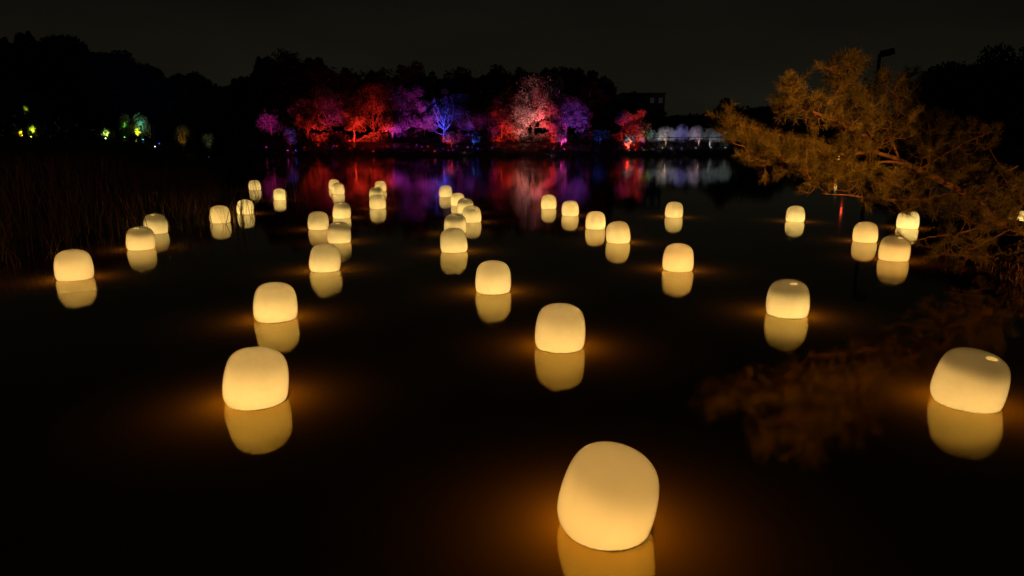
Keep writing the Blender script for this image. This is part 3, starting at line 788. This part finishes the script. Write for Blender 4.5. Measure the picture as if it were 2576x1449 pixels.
pp = at(2205, 212, 40); gz = hz(pp[0], 40)
lamp = empty('lamp_post', (pp[0], 40, gz)); top = at(2205, 136, 40)[2] - gz
add('pole', MB().tube([(0, 0, -.2), (0, 0, top * .5), (0, 0, top)], [.13, .11, .09], 10).mesh('pole', True), M['dark_metal'], lamp)
add('arm', MB().box((.3, 0, top - .05), (.6, .09, .09)).mesh('arm'), M['dark_metal'], lamp)
a_ = math.radians(-14); R_ = [[math.cos(a_), 0, math.sin(a_)], [0, 1, 0], [-math.sin(a_), 0, math.cos(a_)]]
add('lamp_head', MB().box((.42, 0, top + .08), (.62, .4, .36), R_).mesh('lamp_head'), M['dark_metal'], lamp)
tag(lamp, 'unlit dark lamp post standing above the pine', 'lamp post')

mp = at(2147, 221, 230); mz = hz(mp[0], 230)
mast = empty('radio_mast', (mp[0], 230, mz)); mh = mp[2] - mz
add('lattice', MB().tube([(-.5, -.3, -.2), (0, 0, mh)], [.1, .06], 6).tube([(.5, -.3, -.2), (0, 0, mh)], [.1, .06], 6).tube([(0, .5, -.2), (0, 0, mh)], [.1, .06], 6).mesh('lattice'), M['dark_metal'], mast)
add('beacon', MB().lathe([(.0005, .5), (.2, .42), (.3, .15), (.3, 0), (.15, -.05)], 12, (0, 0, mh)).mesh('beacon', True), emit('red_beacon', (1, .08, .03), 14), mast)
tag(mast, 'distant mast with a small red beacon above the pine', 'mast')

pl = at(2108, 392, 52); pz = hz(pl[0], 52)
pl_ = empty('path_lamp', (pl[0], 52, pz)); hh = max(.7, pl[2] - pz)
add('post', MB().tube([(0, 0, -.1), (0, 0, hh - .2)], [.06, .05], 8).mesh('post', True), M['dark_metal'], pl_)
globe = MB().lathe([(.0005, -.1), (.07, -.07), (.1, 0), (.07, .07), (.0005, .1)], 14).mesh('globe', True); globe.materials.append(emit('warm_globe', (1, .5, .15), 7))
for dz in (0, -.26): add('globe', globe, None, pl_, loc=(0, -.1, hh + dz))
tag(pl_, 'path lamp with two warm globes seen through the pine', 'lamp post')

pv = at(10, 262, 48); pvz = hz(pv[0], 48); ez = pv[2] - pvz
pav = empty('garden_pavilion', (pv[0], 48, pvz))
pb = MB(); hw_, dd = 2.6, 1.8
pb.put([(-hw_, -dd, ez), (hw_, -dd, ez), (hw_, dd, ez), (-hw_, dd, ez), (-hw_ * .55, 0, ez + 1.1), (hw_ * .55, 0, ez + 1.1)], [(0, 1, 5, 4), (1, 2, 5), (2, 3, 4, 5), (3, 0, 4), (3, 2, 1, 0)])
add('roof', pb.mesh('roof'), M['tile'], pav)
pst = MB().box((0, 0, ez / 2 - .1), (.18, .18, ez + .2 - .02)).mesh('post'); pst.materials.append(M['wood'])
for sx in (-1, 1):
    for sy in (-1, 1): add('post', pst, None, pav, loc=(sx * 2.1, sy * 1.4, 0))
tag(pav, 'dim garden pavilion roof at the far left above the shrubs', 'pavilion')

# ------------------------------------------------------------------ reeds
def blades(pts, hgt, width, rng, bend=.35, seg=4):
    n = len(pts)
    a = rng.uniform(0, 2 * math.pi, n); d = np.stack([np.cos(a), np.sin(a), np.zeros(n)], 1)
    w = np.stack([-np.sin(a + .6), np.cos(a + .6), np.zeros(n)], 1)
    bd_ = rng.uniform(.05, bend, n) * rng.choice([1, 1, 2.0], n)
    V = []
    for k in range(seg + 1):
        t = k / seg
        c = pts + np.stack([np.zeros(n), np.zeros(n), hgt * t * (1 - .25 * bd_ * t)], 1) + d * (hgt * bd_ * t ** 2.2)[:, None]
        ww = width * (1 - t) ** .7 + .0012
        V += [c - w * ww / 2, c + w * ww / 2]
    V = np.stack(V, 1); m = 2 * (seg + 1)
    base = (np.arange(n) * m)[:, None]
    f = np.concatenate([base + np.array([[2*k, 2*k+1, 2*k+3, 2*k+2]]) for k in range(seg)], 0)
    return V.reshape(-1, 3), f

rng = np.random.default_rng(5)
N = 11000
yy = rng.uniform(9.2, 34, N); off = rng.uniform(-.3, 16, N) ** 1.0
xx = np.interp(yy, _lY, _lX) - off
clump = .5 + .5 * np.sin(xx * 2.3 + np.sin(yy * 1.7) * 2) * np.sin(yy * 2.1 + 1)
keep = rng.uniform(0, 1, N) < (.25 + .75 * clump)
xx, yy, off = xx[keep], yy[keep], off[keep]
hg = (.55 + np.clip(off, 0, 6) * .17) * rng.uniform(.6, 1.25, len(xx)) + .25 * (yy > 14) + .15
zz = np.maximum(height(xx, yy), -.25) - .05
hg = np.minimum(hg, 1.72 + .1 * rng.normal(size=len(hg)) - zz); hg = np.maximum(hg, .2)
v, f = blades(np.stack([xx, yy, zz], 1), hg, .016, rng)
rb = add('reed_bed', new_mesh('reed_bed', v, f), M['reed'], kind='stuff')
tag(rb, 'bed of dry brown reeds along the left bank', 'reeds')

BLADES = []
for k in range(8):
    r = np.random.default_rng(70 + k)
    v, f = blades(np.zeros((1, 3)), np.array([1.0]), .016, r, bend=.3, seg=7)
    me = new_mesh('stalk', v, f); me.materials.append(M['reed']); BLADES.append(me)
def reed_clump(px, py, spread, n, h0, h1, label, seed):
    r = np.random.default_rng(seed); g = ground_at(px, py)
    root = empty('reed_clump', g)
    for i in range(n):
        o = add('stalk', BLADES[r.integers(8)], None, root, loc=(r.normal() * spread, r.normal() * spread * .8, -.12))
        o.rotation_euler = (r.normal() * .12, r.normal() * .16, r.uniform(0, 6.28)); s = r.uniform(h0, h1); o.scale = (1.2, 1.2, s)
    tag(root, label, 'reeds', 'reed clumps standing in the water')
reed_clump(503, 566, .28, 46, .6, 1.35, 'reed clump left of the lantern at the reed bed edge', 1)
reed_clump(600, 560, .16, 22, .7, 1.5, 'thin reed clump left of the lantern with crossing stalks', 2)
reed_clump(624, 548, .16, 8, .7, 1.3, 'few reed stalks crossing in front of a lantern', 3)
reed_clump(738, 508, .22, 30, .8, 1.55, 'reed clump right of the small lantern at left', 4)
reed_clump(655, 492, .3, 12, .6, 1.5, 'sparse reed stalks beside the farthest left lantern', 5)
reed_clump(440, 580, .4, 40, .6, 1.2, 'reed clump right behind the dark-domed lantern pair', 6)

# ------------------------------------------------------------------ pine on the right bank
PD = 10.8
bxp, byp = 9.6, 11.3
pine = empty('pine_tree', (bxp, byp, hz(bxp, byp)))
org = np.array(pine.location)
def pp_(px, py, dy=0.0): return at(px, py, PD + dy) - org
MAIN = [np.array([0, 0, -.25]), pp_(2560, 590, .3), pp_(2445, 500, .1), pp_(2380, 462), pp_(2310, 428), pp_(2262, 402), pp_(2205, 384)]
BR = [
 [pp_(2205,384), pp_(2175,342,-.05), pp_(2125,318,-.1), pp_(2060,292,-.15), pp_(1995,264,-.2), pp_(1980,225,-.2)],
 [pp_(2125,318,-.1), pp_(2118,275,0), pp_(2112,215,.1), pp_(2135,165,.15)],
 [pp_(2205,384), pp_(2130,388,-.15), pp_(2030,402,-.3), pp_(1940,410,-.4), pp_(1885,402,-.5)],
 [pp_(2205,384), pp_(2130,374,.1), pp_(2030,356,.2), pp_(1920,332,.25), pp_(1830,305,.3)],
 [pp_(2310,428), pp_(2250,408,-.25), pp_(2170,414,-.4), pp_(2070,432,-.5), pp_(1990,425,-.5)],
 [pp_(2445,500,.1), pp_(2385,488,-.3), pp_(2335,497,-.5), pp_(2250,500,-.55), pp_(2150,488,-.6), pp_(2070,478,-.6)],
 [pp_(2310,428), pp_(2390,382,.2), pp_(2450,352,.3), pp_(2500,330,.35)],
 [pp_(2330,436), pp_(2340,360,.3), pp_(2330,290,.5), pp_(2290,225,.6)],
 [pp_(2262,402), pp_(2235,330,.2), pp_(2225,265,.3), pp_(2250,210,.4)],
 [pp_(2445,500,.1), pp_(2480,470,-.2), pp_(2520,440,-.3), pp_(2570,420,-.35)],
 [pp_(2500,540,.2), pp_(2450,575,-.6), pp_(2390,590,-.9), pp_(2330,600,-1.0), pp_(2287,607,-1.0)],
 [pp_(2540,575,.2), pp_(2500,600,-.4), pp_(2450,625,-.7), pp_(2400,640,-.8)],
 [pp_(2380,490,-.3), pp_(2340,520,-.35), pp_(2300,532,-.4), pp_(2268,534,-.4)],
 [pp_(2550,585,.25), pp_(2560,545,-.1), pp_(2580,510,-.2)],
]
trunk = add('trunk', MB().tube(curve_pts(MAIN, 30), np.interp(np.linspace(0, 1, 30), [0, .2, .4, .6, .8, 1], [.14, .075, .052, .044, .036, .028]), 10).mesh('trunk', True), M['pine_bark'], pine)
allp = [curve_pts(MAIN, 40)]
BRAD = [.04, .022, .034, .03, .026, .026, .022, .024, .02, .024, .018, .016, .012, .016]
for c, r0 in zip(BR, BRAD):
    q = curve_pts(c, 24); rr = np.random.default_rng(int(abs(q[5, 0]) * 1000))
    q = q + np.cumsum(rr.normal(size=q.shape) * .006, axis=0) * np.linspace(0, 1, 24)[:, None]
    add('branch', MB().tube(q, np.linspace(r0, r0 * .3, 24), 7).mesh('branch', True), M['pine_bark'], trunk)
    allp.append(q)
allp = np.concatenate(allp)
# foliage masses: px, py, rx, ry, number of shoots, depth spread
MASS = [
 (1850,330,40,32,34,.25),(1828,308,16,22,14,.2),(1905,360,50,30,60,.35),(1965,386,60,36,75,.4),(2045,394,70,38,85,.45),(1905,395,40,28,30,.3),
 (2000,425,60,22,34,.35),(2080,435,70,30,50,.4),(2090,470,60,22,34,.35),(2140,400,60,40,60,.45),
 (1990,225,26,30,26,.3),(2010,270,50,28,44,.35),(2080,290,60,35,60,.4),(1985,272,36,16,18,.3),
 (2120,200,34,45,42,.35),(2090,185,20,30,16,.3),(2150,165,20,22,16,.3),(2130,250,55,40,56,.4),(2160,300,60,40,56,.45),
 (2230,240,60,50,60,.5),(2290,225,36,36,30,.45),(2240,320,70,50,70,.5),(2180,350,60,40,50,.45),
 (2330,330,60,60,60,.5),(2380,400,60,45,56,.45),(2460,345,50,36,36,.4),(2290,460,70,35,48,.45),(2200,455,60,30,40,.4),
 (2440,460,60,50,46,.4),(2400,520,60,30,36,.4),(2470,540,60,40,50,.4),(2530,480,55,60,44,.4),(2540,560,40,40,26,.4),
 (2180,500,60,16,22,.35),(2300,512,60,18,26,.35),(2276,530,22,7,16,.12),(2350,520,40,18,14,.3),
 (2440,600,60,26,22,.4),(2360,625,50,22,12,.35),(2470,640,60,30,22,.4),
]
rng = np.random.default_rng(99)
tw, nv, vary = MB(), [], []
SH = []
for (mx, my, rx, ry, n, ds) in MASS:
    for _ in range(int(n * .82)):
        a, r = rng.uniform(0, 6.283), math.sqrt(rng.uniform(0, 1)) * (1 + .12 * rng.normal())
        q = pp_(mx + rx * r * math.cos(a), my + ry * r * math.sin(a), 0)
        j = np.argmin(np.linalg.norm((allp - q) * [1, .05, 1], axis=1)); q0 = allp[j]
        dep = q0[1] + rng.normal() * ds * .8
        sc = (org[1] + dep) / PD     # keep on the same line of sight while moving in depth
        q = at(mx + rx * r * math.cos(a), my + ry * r * math.sin(a), org[1] + dep) - org
        SH.append((q0, q))
# the two loose shoots that cross the lanterns
SH.append((allp[-1] * 0 + BR[10][-1], BR[10][-1] + np.array([-.07, 0, .03])))
targets = np.array([q for _, q in SH])
dist0 = np.array([np.min(np.linalg.norm(allp - q, axis=1)) for q in targets])
nodes = [allp]; node_arr = allp
tips = []
for n_i, k_i in enumerate(np.argsort(dist0)):
    q = targets[k_i]
    dd_ = np.linalg.norm(node_arr - q, axis=1); jn = int(np.argmin(dd_)); q0 = node_arr[jn]; L = dd_[jn]
    mid = (q0 + q) / 2 + np.array([0, 0, -.06 * L]) + rng.normal(size=3) * .05 * L
    c = curve_pts([q0, mid, q], 4)
    tw.tube(c, np.linspace(.0055, .0032, 4), 4)
    node_arr = np.vstack([node_arr, c[1:]])
    d = q - mid; d /= np.linalg.norm(d) + 1e-9
    d = d * .7 + np.array([rng.normal() * .35, rng.normal() * .35, .6 + rng.normal() * .3]); d /= np.linalg.norm(d)
    sl = rng.uniform(.09, .20)
    tw.tube([q, q + d * sl], [.0032, .002], 4)
    k = int(rng.integers(56, 84)); t = rng.uniform(0, 1, k)
    o = q + d * (sl * t)[:, None]
    w = rng.normal(size=(k, 3)); w -= (w @ d)[:, None] * d; w /= np.linalg.norm(w, axis=1)[:, None]
    sp = rng.uniform(.4, 1.25, k)[:, None]
    nd = d * np.cos(sp) + w * np.sin(sp) + np.array([0, 0, -.06])
    ln = rng.uniform(.09, .155, k)[:, None]
    s = np.cross(nd, rng.normal(size=(k, 3))); s /= np.linalg.norm(s, axis=1)[:, None]
    vary.append(np.full(3 * k, rng.uniform(0, 1) ** 1.4))
    nv.append(np.stack([o - s * .0029, o + s * .0029, o + nd * ln], 1))
nv = np.concatenate(nv).reshape(-1, 3)
add('twigs', tw.mesh('twigs'), M['pine_bark'], pine, kind='stuff')
add('needles', set_vary(new_mesh('needles', nv, np.arange(len(nv)).reshape(-1, 3)), np.concatenate(vary)), M['needles'], pine, kind='stuff')
tag(pine, 'pine leaning over the water on the right, lit warm orange', 'tree')

# added warm floodlights, unseen on the near bank, that light the pine, the shrubs below it and the reeds
def added_flood(x, y, tgt_px, watts, cone, label, up=.35):
    gf = empty('floodlight', (x, y, hz(x, y) + up))  # added floodlight with its pole, bracket, housing and lens, out of view
    if up > 1: add('pole', MB().tube([(0, .2, -up - .2), (0, .2, -.1)], [.05, .04], 10).mesh('pole', True), M['dark_metal'], gf)
    tgt = Vector(at(*tgt_px)) - gf.location
    add('bracket', BRACKET, None, gf, loc=(0, 0, -.16))
    h_ = add('housing', HOUSING, None, gf); h_.rotation_euler = tgt.to_track_quat('Z', 'Y').to_euler()
    ln_ = add('lens', MB().lathe([(.0005, .03), (.08, .022), (.12, 0)], 12).mesh('lens', True), emit('added_warm_lens', (1, .45, .1), 6), gf); ln_.rotation_euler = h_.rotation_euler
    ld = bpy.data.lights.new('beam', 'SPOT'); ld.energy = watts; ld.color = (1, .385, .055); ld.spot_size = math.radians(cone); ld.spot_blend = 1.0; ld.shadow_soft_size = .1
    lo = bpy.data.objects.new('beam', ld); COL.objects.link(lo); lo.parent = gf
    lo.location = tgt.normalized() * .12; lo.rotation_euler = tgt.to_track_quat('-Z', 'Y').to_euler()
    tag(gf, label, 'floodlight', 'added warm floodlights on the near bank')
added_flood(4.6, -.6, (1935, 410, PD), 7200, 27, 'unseen warm floodlight on a pole on the near bank aimed at the leaning pine', 3.0)
added_flood(6.0, -.8, (2470, 640, PD + 1), 2800, 30, 'added dim warm floodlight on the near bank aimed at the right shore')
added_flood(-5.2, -.8, (260, 500, 18), 420, 56, 'added dim warm floodlight on the near bank aimed at the reeds')

# low shrubs on the right bank under the pine
RB = [(2385, 572, 50, 13.2, 'low dry shrub on the right bank nearest to the pair of lanterns'),
      (2455, 580, 60, 12.4, 'low dry shrub on the right bank under the pine limb'),
      (2530, 598, 60, 11.8, 'dry shrub at the right edge under the pine'),
      (2440, 566, 56, 14.6, 'dim shrub behind the right bank edge'),
      (2600, 650, 56, 10.2, 'dark shrub nearest to the camera at the right edge')]
for i, (px, yt, hw, dp, lab) in enumerate(RB):
    bush(px, yt, hw, dp, 'shrub', lab, 90 + i, 'dry_shrub', n=5200, leaf=.06, group='shrubs on the right bank')

# rough grass on the right bank
rng = np.random.default_rng(17)
N = 9000
yy = rng.uniform(7.5, 19, N); xx = np.interp(yy, _rY, _rX) - .15 + rng.uniform(0, 1, N) ** 1.5 * 4.5
tuft = .5 + .5 * np.sin(xx * 5.1 + 2 * np.sin(yy * 3.7)) * np.sin(yy * 4.4)
v, f = blades(np.stack([xx, yy, height(xx, yy) - .03], 1), (.10 + .22 * tuft) * rng.uniform(.5, 1.3, N), .012, rng, bend=.7, seg=2)
gr = add('bank_grass', new_mesh('bank_grass', v, f), M['reed'], kind='stuff')
tag(gr, 'rough dry grass along the right bank under the pine', 'grass')
